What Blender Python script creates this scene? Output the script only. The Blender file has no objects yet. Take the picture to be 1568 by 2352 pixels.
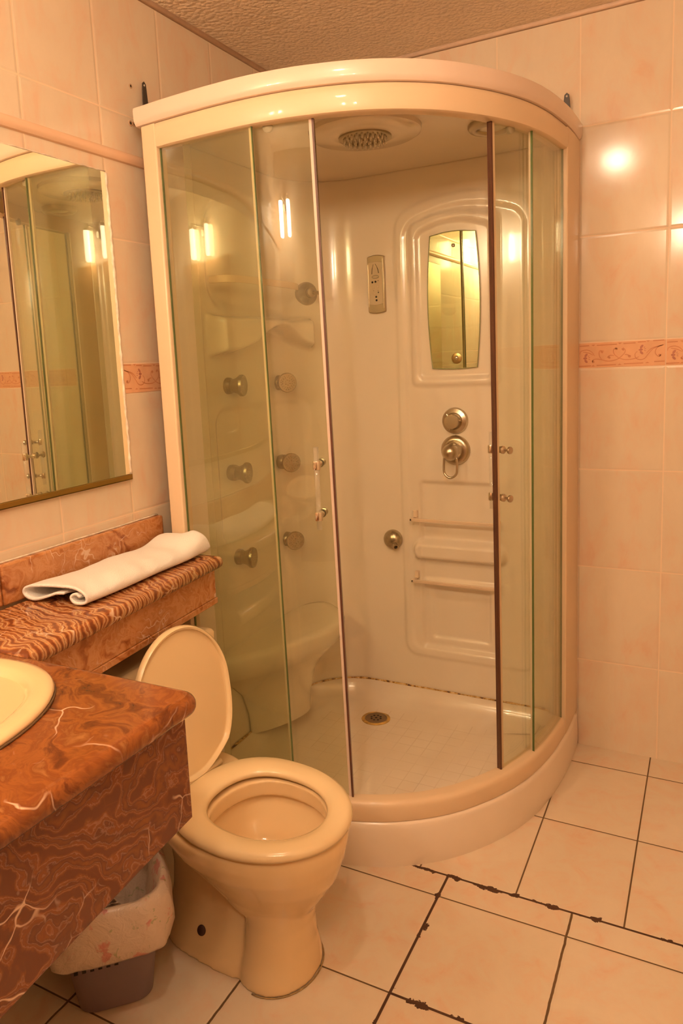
import bpy, bmesh, math, random
from mathutils import Vector, Matrix
random.seed(4)
C = bpy.context.scene.collection
SC = bpy.context.scene

# ------------------------------------------------------------------ camera
cam_d = bpy.data.cameras.new('camera'); cam = bpy.data.objects.new('camera', cam_d); C.objects.link(cam)
YAW, PIT, ROL = 0.4992, 0.1481, -0.0473
fw = Vector((-math.sin(YAW)*math.cos(PIT), math.cos(YAW)*math.cos(PIT), -math.sin(PIT)))
r0 = Vector((math.cos(YAW), math.sin(YAW), 0)); u0 = r0.cross(fw)
rr = r0*math.cos(ROL)+u0*math.sin(ROL); uu = -r0*math.sin(ROL)+u0*math.cos(ROL)
cam.matrix_world = Matrix(((rr.x, uu.x, -fw.x, 1.4288), (rr.y, uu.y, -fw.y, -2.5629), (rr.z, uu.z, -fw.z, 1.3838), (0, 0, 0, 1)))
cam_d.sensor_width = 36; cam_d.lens = 1695.24/2352*36
cam_d.shift_x = 63.5/2352; cam_d.shift_y = -95.6/2352
cam_d.clip_start = 0.02
SC.camera = cam
# ------------------------------------------------------------------ light level
SC.view_settings.view_transform = 'Standard'; SC.view_settings.look = 'None'
SC.view_settings.gamma = 1; SC.view_settings.use_curve_mapping = False
SC.view_settings.exposure = 0.03
w = bpy.data.worlds.new('world'); SC.world = w; w.use_nodes = True
w.node_tree.nodes['Background'].inputs[0].default_value = (1, .6, .35, 1)
w.node_tree.nodes['Background'].inputs[1].default_value = 0.0
LAMP = (1.0, .80, .56)
TUBE_E = 150.0
DOME_E = 150.0

# ------------------------------------------------------------------ materials
MATS = {}
def nn(nt, t, **kw):
    n = nt.nodes.new(t)
    for k, v in kw.items(): setattr(n, k, v)
    return n
def pm(name, col, rough=.4, metal=0, var=.04, scale=6, bump=0, bscale=80, coat=0, ior=1.5, spec=.5):
    if name in MATS: return MATS[name]
    m = bpy.data.materials.new(name); m.use_nodes = True; nt = m.node_tree; b = nt.nodes['Principled BSDF']
    tc = nn(nt, 'ShaderNodeTexCoord'); no = nn(nt, 'ShaderNodeTexNoise'); no.inputs['Scale'].default_value = scale; no.inputs['Detail'].default_value = 4
    nt.links.new(tc.outputs['Object'], no.inputs['Vector'])
    cr = nn(nt, 'ShaderNodeValToRGB'); cr.color_ramp.elements[0].position = .3; cr.color_ramp.elements[1].position = .7
    cr.color_ramp.elements[0].color = (*[max(0, c*(1-var)) for c in col], 1); cr.color_ramp.elements[1].color = (*[min(1, c*(1+var*.5)) for c in col], 1)
    nt.links.new(no.outputs['Fac'], cr.inputs[0]); nt.links.new(cr.outputs[0], b.inputs['Base Color'])
    b.inputs['Roughness'].default_value = rough; b.inputs['Metallic'].default_value = metal; b.inputs['IOR'].default_value = ior
    b.inputs['Coat Weight'].default_value = coat; b.inputs['Coat Roughness'].default_value = .05
    if bump:
        n2 = nn(nt, 'ShaderNodeTexNoise'); n2.inputs['Scale'].default_value = bscale; n2.inputs['Detail'].default_value = 3
        nt.links.new(tc.outputs['Object'], n2.inputs['Vector'])
        bp = nn(nt, 'ShaderNodeBump'); bp.inputs['Strength'].default_value = bump; bp.inputs['Distance'].default_value = .002
        nt.links.new(n2.outputs['Fac'], bp.inputs['Height']); nt.links.new(bp.outputs[0], b.inputs['Normal'])
    MATS[name] = m; return m
def glass_mat(name, tint, refl=1.5, haze=0.0, hazecol=(.8, .8, .6)):
    m = bpy.data.materials.new(name); m.use_nodes = True; nt = m.node_tree; nt.nodes.clear()
    out = nn(nt, 'ShaderNodeOutputMaterial'); tr = nn(nt, 'ShaderNodeBsdfTransparent'); gl = nn(nt, 'ShaderNodeBsdfGlossy'); gl.inputs['Roughness'].default_value = .0
    tr.inputs[0].default_value = (*tint, 1); gl.inputs[0].default_value = (1, 1, 1, 1)
    ge = nn(nt, 'ShaderNodeNewGeometry'); mx = nn(nt, 'ShaderNodeMix'); mx.data_type = 'FLOAT'; mx.inputs[2].default_value = refl; mx.inputs[3].default_value = 1/refl
    nt.links.new(ge.outputs['Backfacing'], mx.inputs[0])
    fr = nn(nt, 'ShaderNodeFresnel'); nt.links.new(mx.outputs[0], fr.inputs['IOR'])
    mix = nn(nt, 'ShaderNodeMixShader'); nt.links.new(fr.outputs[0], mix.inputs[0])
    nt.links.new(tr.outputs[0], mix.inputs[1]); nt.links.new(gl.outputs[0], mix.inputs[2])
    last = mix
    if haze:
        df = nn(nt, 'ShaderNodeBsdfDiffuse'); df.inputs[0].default_value = (*hazecol, 1)
        m2 = nn(nt, 'ShaderNodeMixShader')
        tc = nn(nt, 'ShaderNodeTexCoord'); no = nn(nt, 'ShaderNodeTexNoise'); no.inputs['Scale'].default_value = 5; nt.links.new(tc.outputs['Object'], no.inputs['Vector'])
        ml = nn(nt, 'ShaderNodeMath', operation='MULTIPLY'); ml.inputs[1].default_value = haze*2; nt.links.new(no.outputs['Fac'], ml.inputs[0])
        nt.links.new(ml.outputs[0], m2.inputs[0]); nt.links.new(mix.outputs[0], m2.inputs[1]); nt.links.new(df.outputs[0], m2.inputs[2]); last = m2
    nt.links.new(last.outputs[0], out.inputs[0]); return m
def emit_mat(name, col, s):
    m = bpy.data.materials.new(name); m.use_nodes = True; nt = m.node_tree; b = nt.nodes['Principled BSDF']
    b.inputs['Emission Color'].default_value = (*col, 1); b.inputs['Emission Strength'].default_value = s; b.inputs['Base Color'].default_value = (.9, .85, .8, 1); return m

class N:  # tiny node-math helper
    def __init__(s, nt): s.nt = nt
    def m(s, op, a, b=None, c=None):
        n = s.nt.nodes.new('ShaderNodeMath'); n.operation = op
        for i, v in enumerate((a, b, c)):
            if v is None: continue
            if isinstance(v, (int, float)): n.inputs[i].default_value = v
            else: s.nt.links.new(v, n.inputs[i])
        return n.outputs[0]
    def line(s, x, x0, w):   # distance to the nearest line of a grid
        t = s.m('DIVIDE', s.m('SUBTRACT', x, x0), w); f = s.m('FRACT', s.m('ADD', t, .5)); return s.m('MULTIPLY', s.m('ABSOLUTE', s.m('SUBTRACT', f, .5)), w)
    def cell(s, x, x0, w): return s.m('FLOOR', s.m('DIVIDE', s.m('SUBTRACT', x, x0), w))
    def step(s, d, t, soft=.0006):  # 1 where d<t
        n = s.nt.nodes.new('ShaderNodeMapRange'); n.inputs[3].default_value = 1; n.inputs[4].default_value = 0
        s.nt.links.new(d, n.inputs[0])
        if isinstance(t, (int, float)): n.inputs[1].default_value = t; n.inputs[2].default_value = t+soft
        else: s.nt.links.new(t, n.inputs[1]); s.nt.links.new(s.m('ADD', t, soft), n.inputs[2])
        return n.outputs[0]
    def mixc(s, f, a, b):
        n = s.nt.nodes.new('ShaderNodeMix'); n.data_type = 'RGBA'
        if isinstance(f, (int, float)): n.inputs[0].default_value = f
        else: s.nt.links.new(f, n.inputs[0])
        for i, v in ((6, a), (7, b)):
            if isinstance(v, tuple): n.inputs[i].default_value = (*v, 1)
            else: s.nt.links.new(v, n.inputs[i])
        return n.outputs[2]
    def noise(s, vec, scale, det=4, rough=.5, dist=0):
        n = s.nt.nodes.new('ShaderNodeTexNoise'); n.inputs['Scale'].default_value = scale; n.inputs['Detail'].default_value = det; n.inputs['Roughness'].default_value = rough; n.inputs['Distortion'].default_value = dist
        s.nt.links.new(vec, n.inputs['Vector']); return n.outputs['Fac']
    def ramp(s, f, stops):
        n = s.nt.nodes.new('ShaderNodeValToRGB'); e = n.color_ramp.elements
        while len(e) < len(stops): e.new(.5)
        for i, (p, c) in enumerate(stops): e[i].position = p; e[i].color = (*c, 1) if isinstance(c, tuple) else (c, c, c, 1)
        s.nt.links.new(f, n.inputs[0]); return n.outputs[0]
TILE_A, TILE_B = (.775, .63, .465), (.76, .52, .36)
def tile_mat(name, ax, u0, floor=False):
    m = bpy.data.materials.new(name); m.use_nodes = True; nt = m.node_tree; b = nt.nodes['Principled BSDF']; q = N(nt)
    tc = nn(nt, 'ShaderNodeTexCoord'); sp = nn(nt, 'ShaderNodeSeparateXYZ'); nt.links.new(tc.outputs['Object'], sp.inputs[0])
    X, Y, Z = sp.outputs
    cb = nn(nt, 'ShaderNodeCombineXYZ')
    if floor:
        inA = q.m('GREATER_THAN', Y, -.838)
        dA = q.m('MINIMUM', q.line(X, 1.018, .2585), q.line(Y, -.124, .357))
        wob = q.m('MULTIPLY', q.m('SUBTRACT', q.noise(tc.outputs['Object'], 30, 2), .5), .004)
        dB = q.m('MINIMUM', q.m('SUBTRACT', q.line(q.m('ADD', X, wob), .84, .318), .0007), q.line(Y, -1.248, .326))
        d = q.m('ADD', q.m('MULTIPLY', dA, inA), q.m('MULTIPLY', dB, q.m('SUBTRACT', 1, inA)))
        g1 = q.step(d, .0018)
        chip = q.m('MAXIMUM', q.m('MULTIPLY', q.m('SUBTRACT', q.noise(tc.outputs['Object'], 16, 5, .6), .54), .09), 0)
        t = q.m('ADD', chip, .0030)
        bd = q.m('ABSOLUTE', q.m('ADD', Y, .838)); b1 = q.step(bd, t)
        xd = q.m('ABSOLUTE', q.m('SUBTRACT', X, .84)); b2 = q.m('MULTIPLY', q.step(xd, t), q.m('LESS_THAN', Y, -.838))
        b3 = q.m('MULTIPLY', q.step(q.m('ABSOLUTE', q.m('ADD', Y, 1.248)), t), q.m('GREATER_THAN', X, .84))
        dark = q.m('MAXIMUM', b1, q.m('MAXIMUM', b2, b3))
        g = q.m('MAXIMUM', g1, dark)
        cA = q.m('ADD', q.cell(X, 1.018, .2585), q.m('MULTIPLY', q.cell(Y, -.124, .357), 7.3))
        cB = q.m('ADD', q.cell(X, .84, .318), q.m('MULTIPLY', q.cell(Y, -1.248, .326), 5.7))
        cid = q.m('ADD', q.m('MULTIPLY', cA, inA), q.m('MULTIPLY', cB, q.m('SUBTRACT', 1, inA)))
        nt.links.new(X, cb.inputs[0]); nt.links.new(Y, cb.inputs[1]); nt.links.new(q.m('MULTIPLY', cid, 3.17), cb.inputs[2])
        gcol = q.mixc(dark, (.14, .075, .03), (.075, .028, .012))
    else:
        U = X if ax == 0 else Y
        up = q.m('GREATER_THAN', Z, 1.357)
        zz = q.m('SUBTRACT', Z, q.m('ADD', q.m('MULTIPLY', up, 1.398-1.316), 1.316))
        dz = q.line(zz, 0, .3333)
        d = q.m('MINIMUM', q.line(U, u0, .258), dz); g = q.step(d, .0010, .0012)
        cid = q.m('ADD', q.cell(U, u0, .258), q.m('MULTIPLY', q.cell(zz, 0, .3333), 7.3))
        nt.links.new(q.m('MULTIPLY', U, 1.0), cb.inputs[0]); nt.links.new(q.m('MULTIPLY', Z, .45), cb.inputs[1]); nt.links.new(q.m('MULTIPLY', cid, 3.17), cb.inputs[2])
        gcol = q.mixc(.5, (.88, .66, .46), (.80, .60, .42))
    v = cb.outputs[0]
    n1 = q.noise(v, 11, 6, .62, .8); n2 = q.noise(v, 26, 4, .6, .3)
    f = q.m('ADD', q.m('MULTIPLY', n1, .75), q.m('MULTIPLY', n2, .25))
    base = q.ramp(f, [(.36, TILE_A), (.47, tuple(x*.98 for x in TILE_A)), (.58, tuple((a+c)/2 for a, c in zip(TILE_A, TILE_B))), (.66, TILE_B)])
    col = q.mixc(g, base, gcol); nt.links.new(col, b.inputs['Base Color'])
    rg = q.m('ADD', q.m('MULTIPLY', g, .5), .13 if not floor else .2); nt.links.new(rg, b.inputs['Roughness'])
    bp = nn(nt, 'ShaderNodeBump'); bp.inputs['Strength'].default_value = .5; bp.inputs['Distance'].default_value = .0015
    soft = q.step(d, .001, .006)
    hgt = q.m('ADD', q.m('SUBTRACT', 1, soft), q.m('MULTIPLY', q.noise(v, 9, 2), .35))
    nt.links.new(hgt, bp.inputs['Height']); nt.links.new(bp.outputs[0], b.inputs['Normal'])
    return m
def marble(name, scale=1.0, stripe=0.5, rot=0.5, rough=.13, kind=0):
    m = bpy.data.materials.new(name); m.use_nodes = True; nt = m.node_tree; b = nt.nodes['Principled BSDF']; q = N(nt)
    tc = nn(nt, 'ShaderNodeTexCoord'); mp = nn(nt, 'ShaderNodeMapping'); mp.inputs['Rotation'].default_value = (rot*.6, rot, rot*1.4); nt.links.new(tc.outputs['Object'], mp.inputs[0]); v = mp.outputs[0]
    ns = nn(nt, 'ShaderNodeTexNoise'); ns.inputs['Scale'].default_value = 4*scale; ns.inputs['Detail'].default_value = 3; nt.links.new(v, ns.inputs['Vector'])
    ad = nn(nt, 'ShaderNodeVectorMath', operation='MULTIPLY_ADD'); nt.links.new(ns.outputs['Color'], ad.inputs[0]); ad.inputs[1].default_value = (.20, .20, .20) if kind != 1 else (.10, .10, .10); nt.links.new(v, ad.inputs[2]); dv = ad.outputs[0]
    wv = nn(nt, 'ShaderNodeTexWave'); wv.inputs['Scale'].default_value = 4.2*scale; wv.inputs['Distortion'].default_value = 3.5 if kind != 1 else 2.2; wv.inputs['Detail'].default_value = 9; wv.inputs['Detail Scale'].default_value = 1.6; wv.inputs['Detail Roughness'].default_value = .62; wv.bands_direction = 'Z' if kind != 1 else 'Y'; wv.inputs['Scale'].default_value = (4.6 if kind != 1 else 6.0)*scale; nt.links.new(dv, wv.inputs['Vector'])
    blot = q.noise(dv, 7*scale, 9, .66, .6)
    f = q.m('ADD', q.m('MULTIPLY', wv.outputs['Fac'], stripe), q.m('MULTIPLY', blot, 1-stripe))
    if kind == 0:   # top: rusty orange with dark clouds
        mp2 = nn(nt, 'ShaderNodeMapping'); mp2.inputs['Rotation'].default_value = (0, 0, .5); mp2.inputs['Scale'].default_value = (1.0, 2.6, 2.6); nt.links.new(dv, mp2.inputs[0])
        f = q.noise(mp2.outputs[0], 4.5*scale, 9, .62, .4)
        base = q.ramp(f, [(.30, (.075, .018, .006)), (.41, (.16, .042, .010)), (.49, (.29, .090, .020)), (.57, (.21, .056, .013)), (.68, (.34, .14, .04))])
    elif kind == 1:  # banded onyx
        base = q.ramp(f, [(.28, (.20, .052, .016)), (.40, (.36, .11, .03)), (.48, (.58, .28, .11)), (.55, (.38, .12, .035)), (.64, (.66, .40, .18)), (.76, (.30, .085, .026))])
    elif kind == 3:  # pale cloudy
        base = q.ramp(f, [(.32, (.26, .075, .02)), (.42, (.45, .17, .055)), (.52, (.58, .27, .11)), (.60, (.46, .18, .06)), (.76, (.64, .36, .18))])
    else:           # apron: brown with pale wavy lines
        base = q.ramp(f, [(.30, (.15, .040, .012)), (.40, (.25, .072, .018)), (.45, (.33, .15, .075)), (.475, (.20, .054, .014)), (.53, (.24, .068, .016)), (.575, (.19, .052, .014)), (.61, (.29, .13, .07)), (.64, (.13, .034, .010)), (.78, (.25, .075, .018))])
    vo = nn(nt, 'ShaderNodeTexVoronoi', feature='DISTANCE_TO_EDGE'); vo.inputs['Scale'].default_value = 6*scale; nt.links.new(dv, vo.inputs['Vector'])
    vm = q.m('MULTIPLY', q.step(vo.outputs['Distance'], .004, .02), q.ramp(q.noise(v, 5*scale, 3), [(.5, 0.0), (.62, 1.0)]))
    vein = q.mixc(vm, base, (.72, .48, .32))
    crack = nn(nt, 'ShaderNodeTexVoronoi', feature='DISTANCE_TO_EDGE'); crack.inputs['Scale'].default_value = 4.5*scale; nt.links.new(v, crack.inputs['Vector'])
    cm = q.m('MULTIPLY', q.m('MULTIPLY', q.step(crack.outputs['Distance'], .001, .010), q.ramp(q.noise(v, 6*scale, 3), [(.48, 0.0), (.6, 1.0)])), .0 if kind == 3 else .45)
    col = q.mixc(cm, vein, (.22, .06, .02)); nt.links.new(col, b.inputs['Base Color'])
    b.inputs['Roughness'].default_value = rough
    return m

M_wl = tile_mat('wall_tile_left', 1, -.756); M_wb = tile_mat('wall_tile_back', 0, 1.295); M_fl = tile_mat('floor_tile', 0, 0, True)
M_ceil = None
def ceil_mat():
    m = bpy.data.materials.new('stippled_plaster'); m.use_nodes = True; nt = m.node_tree; b = nt.nodes['Principled BSDF']; q = N(nt)
    tc = nn(nt, 'ShaderNodeTexCoord'); v = tc.outputs['Object']
    b.inputs['Roughness'].default_value = .45
    vo = nn(nt, 'ShaderNodeTexVoronoi'); vo.inputs['Scale'].default_value = 75; nt.links.new(v, vo.inputs['Vector'])
    h = q.m('ADD', q.m('SUBTRACT', 1, vo.outputs['Distance']), q.noise(v, 55, 4, .6))
    col = q.ramp(q.noise(v, 6, 3), [(.3, (.86, .68, .50)), (.7, (.90, .72, .54))]); nt.links.new(col, b.inputs['Base Color'])
    bp = nn(nt, 'ShaderNodeBump'); bp.inputs['Strength'].default_value = .8; bp.inputs['Distance'].default_value = .006
    nt.links.new(h, bp.inputs['Height']); nt.links.new(bp.outputs[0], b.inputs['Normal']); return m
M_ceil = ceil_mat()
ACR = pm('acrylic_white', (.85, .72, .57), .16, var=.02, coat=.4)
CAPM = pm('cap_plastic', (.78, .60, .48), .32, var=.01, coat=.3)
FRM = pm('cream_frame', (.76, .56, .36), .4, var=.02, coat=.2)
TRAY = pm('tray_acrylic', (.82, .64, .48), .18, var=.03, coat=.4)
CER = pm('beige_ceramic', (.86, .62, .34), .12, var=.015, coat=.5)
SEATM = pm('seat_plastic', (.87, .66, .38), .2, var=.01, coat=.2)
CHR = pm('chrome', (.88, .82, .70), .2, 1, var=.02)
SAT = pm('satin_metal', (.58, .50, .38), .28, 1, var=.06, scale=30)
GRY = pm('satin_grey_plastic', (.46, .38, .25), .27, .85, var=.06)
SEAL = pm('brown_door_seal', (.10, .035, .02), .4)
WSEAL = pm('white_edge_strip', (.70, .53, .42), .3)
BLK = pm('dark_metal', (.07, .055, .045), .4, .3)
HOLE = pm('dark_hole', (.03, .02, .01), .8)
GOLD = pm('brass_channel', (.36, .22, .05), .35, .8)
SIL = pm('old_sealant', (.80, .66, .52), .6, var=.25, scale=60, bump=.6, bscale=120)
TOW = pm('white_terry', (.90, .84, .78), .95, var=.02, bump=.9, bscale=420)
GLS = glass_mat('green_glass', (.925, .935, .855), 1.5, .015, (.8, .82, .6))
GEDGE = pm('glass_edge_green', (.10, .13, .035), .2)
ACRC = glass_mat('clear_acrylic', (.96, .96, .94), 1.65, .10, (.9, .85, .8))
def mirror_mat(name, col):
    m = bpy.data.materials.new(name); m.use_nodes = True; b = m.node_tree.nodes['Principled BSDF']; b.inputs['Metallic'].default_value = 1; b.inputs['Roughness'].default_value = .01
    q = N(m.node_tree); tc = nn(m.node_tree, 'ShaderNodeTexCoord'); m.node_tree.links.new(q.ramp(q.noise(tc.outputs['Object'], 3), [(.3, tuple(c*.98 for c in col)), (.7, col)]), b.inputs['Base Color']); return m
MIR = mirror_mat('mirror_silver', (.92, .93, .80)); MIR2 = mirror_mat('mirror_small', (.62, .66, .50))
STONE_T = marble('counter_stone_top', 1.7, .25, .5, .12, 0); STONE_L = marble('banded_stone', 2.3, .52, .16, .14, 1)
STONE_A = marble('wavy_stone', 1.9, .45, .9, .12, 2); STONE_B = marble('cloudy_stone', 2.2, .12, 1.3, .2, 3)

# ------------------------------------------------------------------ mesh helpers
def link(name, me, mat, parent=None, smooth=True, bevel=0, seg=3, sub=0, solid=0, auto=None):
    o = bpy.data.objects.new(name, me); C.objects.link(o)
    for mm in (mat if isinstance(mat, (list, tuple)) else [mat]): me.materials.append(mm)
    if parent:
        root = parent
        while root.parent: root = root.parent
        off = root.location
        if off.length > 0: me.transform(Matrix.Translation(-off))
        o.parent = parent
    for p in me.polygons: p.use_smooth = smooth
    if solid:
        s = o.modifiers.new('s', 'SOLIDIFY'); s.thickness = solid; s.offset = 0
    if bevel:
        b = o.modifiers.new('b', 'BEVEL'); b.width = bevel; b.segments = seg; b.limit_method = 'ANGLE'; b.angle_limit = math.radians(40); b.harden_normals = False
    if sub:
        s = o.modifiers.new('ss', 'SUBSURF'); s.levels = sub; s.render_levels = sub
    if smooth and (bevel or auto):
        me.set_sharp_from_angle(angle=math.radians(auto or 50))
    return o
def mesh(verts, faces):
    me = bpy.data.meshes.new('m'); me.from_pydata([tuple(v) for v in verts], [], faces); me.update()
    bm = bmesh.new(); bm.from_mesh(me); bmesh.ops.remove_doubles(bm, verts=bm.verts, dist=1e-6); bmesh.ops.recalc_face_normals(bm, faces=bm.faces); bm.to_mesh(me); bm.free(); return me
def joinm(*mm):
    V = []; F = []
    for me in mm:
        o = len(V); V += [v.co.copy() for v in me.vertices]; F += [tuple(i+o for i in p.vertices) for p in me.polygons]
    me = bpy.data.meshes.new('m'); me.from_pydata([tuple(v) for v in V], [], F); me.update(); return me
def boxm(x0, x1, y0, y1, z0, z1):
    v = [(x, y, z) for x in (x0, x1) for y in (y0, y1) for z in (z0, z1)]
    return mesh(v, [(0, 1, 3, 2), (4, 6, 7, 5), (0, 4, 5, 1), (2, 3, 7, 6), (0, 2, 6, 4), (1, 5, 7, 3)])
def loftm(loops, cap0=True, cap1=True, closed=True):
    n = len(loops[0]); V = [p for l in loops for p in l]; F = []
    for i in range(len(loops)-1):
        for j in range(n if closed else n-1):
            a = i*n+j; b_ = i*n+(j+1) % n; F.append((a, b_, b_+n, a+n))
    if cap0: F.append(tuple(range(n))[::-1])
    if cap1: F.append(tuple(range((len(loops)-1)*n, len(loops)*n)))
    return mesh(V, F)
def lathem(prof, org, axis, seg=40, cap=True):
    a = Vector(axis).normalized(); t = a.orthogonal().normalized(); s = a.cross(t); org = Vector(org)
    loops = [[org+a*h+(t*math.cos(k*2*math.pi/seg)+s*math.sin(k*2*math.pi/seg))*max(r, 1e-5) for k in range(seg)] for r, h in prof]
    return loftm(loops, cap, cap)
def tubem(pts, r, seg=10, cap=True, closed=False):
    pts = [Vector(p) for p in pts]; n = len(pts); loops = []; up = None
    for i, p in enumerate(pts):
        t = (pts[(i+1) % n]-pts[i-1]) if closed else (pts[min(i+1, n-1)]-pts[max(i-1, 0)])
        t.normalize()
        if up is None: up = t.orthogonal().normalized()
        up = (up-t*up.dot(t)).normalized(); s = t.cross(up); rad = r[i] if isinstance(r, (list, tuple)) else r
        loops.append([p+(up*math.cos(k*2*math.pi/seg)+s*math.sin(k*2*math.pi/seg))*rad for k in range(seg)])
    if closed: loops.append(loops[0]); return loftm(loops, False, False)
    return loftm(loops, cap, cap)
def crom(pts, n=10, closed=False):
    P = [Vector(p) for p in pts]; out = []; L = len(P)
    for i in range(L if closed else L-1):
        a = P[(i-1) % L] if closed or i > 0 else P[0]*2-P[1]
        b = P[i]; c = P[(i+1) % L]; d = P[(i+2) % L] if closed or i+2 < L else P[-1]*2-P[-2]
        for k in range(n):
            t = k/n; out.append(.5*((2*b)+(-a+c)*t+(2*a-5*b+4*c-d)*t*t+(-a+3*b-3*c+d)*t**3))
    if not closed: out.append(P[-1])
    return out
def spherem(c, r, sx=1, sy=1, sz=1, seg=28):
    return lathem_scaled(c, r, sx, sy, sz, seg)
def lathem_scaled(c, r, sx, sy, sz, seg):
    me = lathem([(r*math.sin(math.pi*k/16), -r*math.cos(math.pi*k/16)) for k in range(17)], (0, 0, 0), (0, 0, 1), seg)
    me.transform(Matrix.Translation(Vector(c)) @ Matrix.Diagonal((sx, sy, sz, 1))); return me
def thing(name, label, cat, loc=(0, 0, 0), group=None):
    o = bpy.data.objects.new(name, None); C.objects.link(o); o.location = loc; o.empty_display_size = .1
    o['label'] = label; o['category'] = cat
    if group: o['group'] = group
    return o
def tag(o, label, cat, group=None):
    o['label'] = label; o['category'] = cat
    if group: o['group'] = group
    return o
def struct(name, me, mat, **kw):
    o = link(name, me, mat, None, **kw); o['kind'] = 'structure'; return o
def sm(e0, e1, x):
    t = max(0, min(1, (x-e0)/(e1-e0))); return t*t*(3-2*t)

# ------------------------------------------------------------------ the room
RX, RY, H = 2.30, -2.74, 2.40
struct('floor', boxm(-.1, RX+.1, RY-.1, .1, -.08, 0), M_fl, smooth=False)
struct('ceiling', boxm(-.1, RX+.1, RY-.1, .1, H, H+.08), M_ceil, smooth=False)
struct('wall_left', boxm(-.1, 0, RY-.1, .1, 0, H), M_wl, smooth=False)
struct('wall_back', boxm(0, RX, 0, .1, 0, H), M_wb, smooth=False)
struct('wall_right', boxm(RX, RX+.1, RY-.1, .1, 0, H), M_wl, smooth=False)
struct('wall_front', boxm(0, RX, RY-.1, RY, 0, H), M_wb, smooth=False)
# door in the wall behind the camera
DW = pm('door_wood', (.42, .22, .10), .4, var=.2, scale=12)
d1 = struct('door_1', joinm(boxm(.95, 1.70, RY, RY+.03, 0, 1.98), boxm(1.05, 1.6, RY+.03, RY+.037, .2, .95), boxm(1.05, 1.6, RY+.03, RY+.037, 1.05, 1.86)), DW, bevel=.004)
dh = link('door_handle', joinm(lathem([(.025, 0), (.025, .008), (.01, .01), (.01, .05)], (1.02, RY+.03, 1.0), (0, 1, 0)), tubem([(1.02, RY+.078, 1.0), (1.13, RY+.078, 1.0)], .009)), CHR, d1)
# pencil tile on the left wall
tr = struct('trim_1', loftm([[(0, y, 1.936), (.007, y, 1.938), (.011, y, 1.944), (.0125, y, 1.952), (.010, y, 1.960), (.005, y, 1.965), (0, y, 1.966)] for y in (-.80, RY)]), pm('pencil_tile', (.82, .54, .36), .18, var=.03), auto=30)
# plaster fillets where the walls meet the ceiling
FIL = pm('plaster_fillet', (.80, .56, .40), .5, var=.08, scale=40, bump=.4)
struct('trim_2', loftm([[(0, y, H-.013), (.004, y, H-.007), (.012, y, H), (0, y, H)] for y in (0, RY)]), FIL)
struct('trim_3', loftm([[(x, 0, H-.013), (x, -.004, H-.007), (x, -.012, H), (x, 0, H)] for x in (0, RX)]), FIL)
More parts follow.
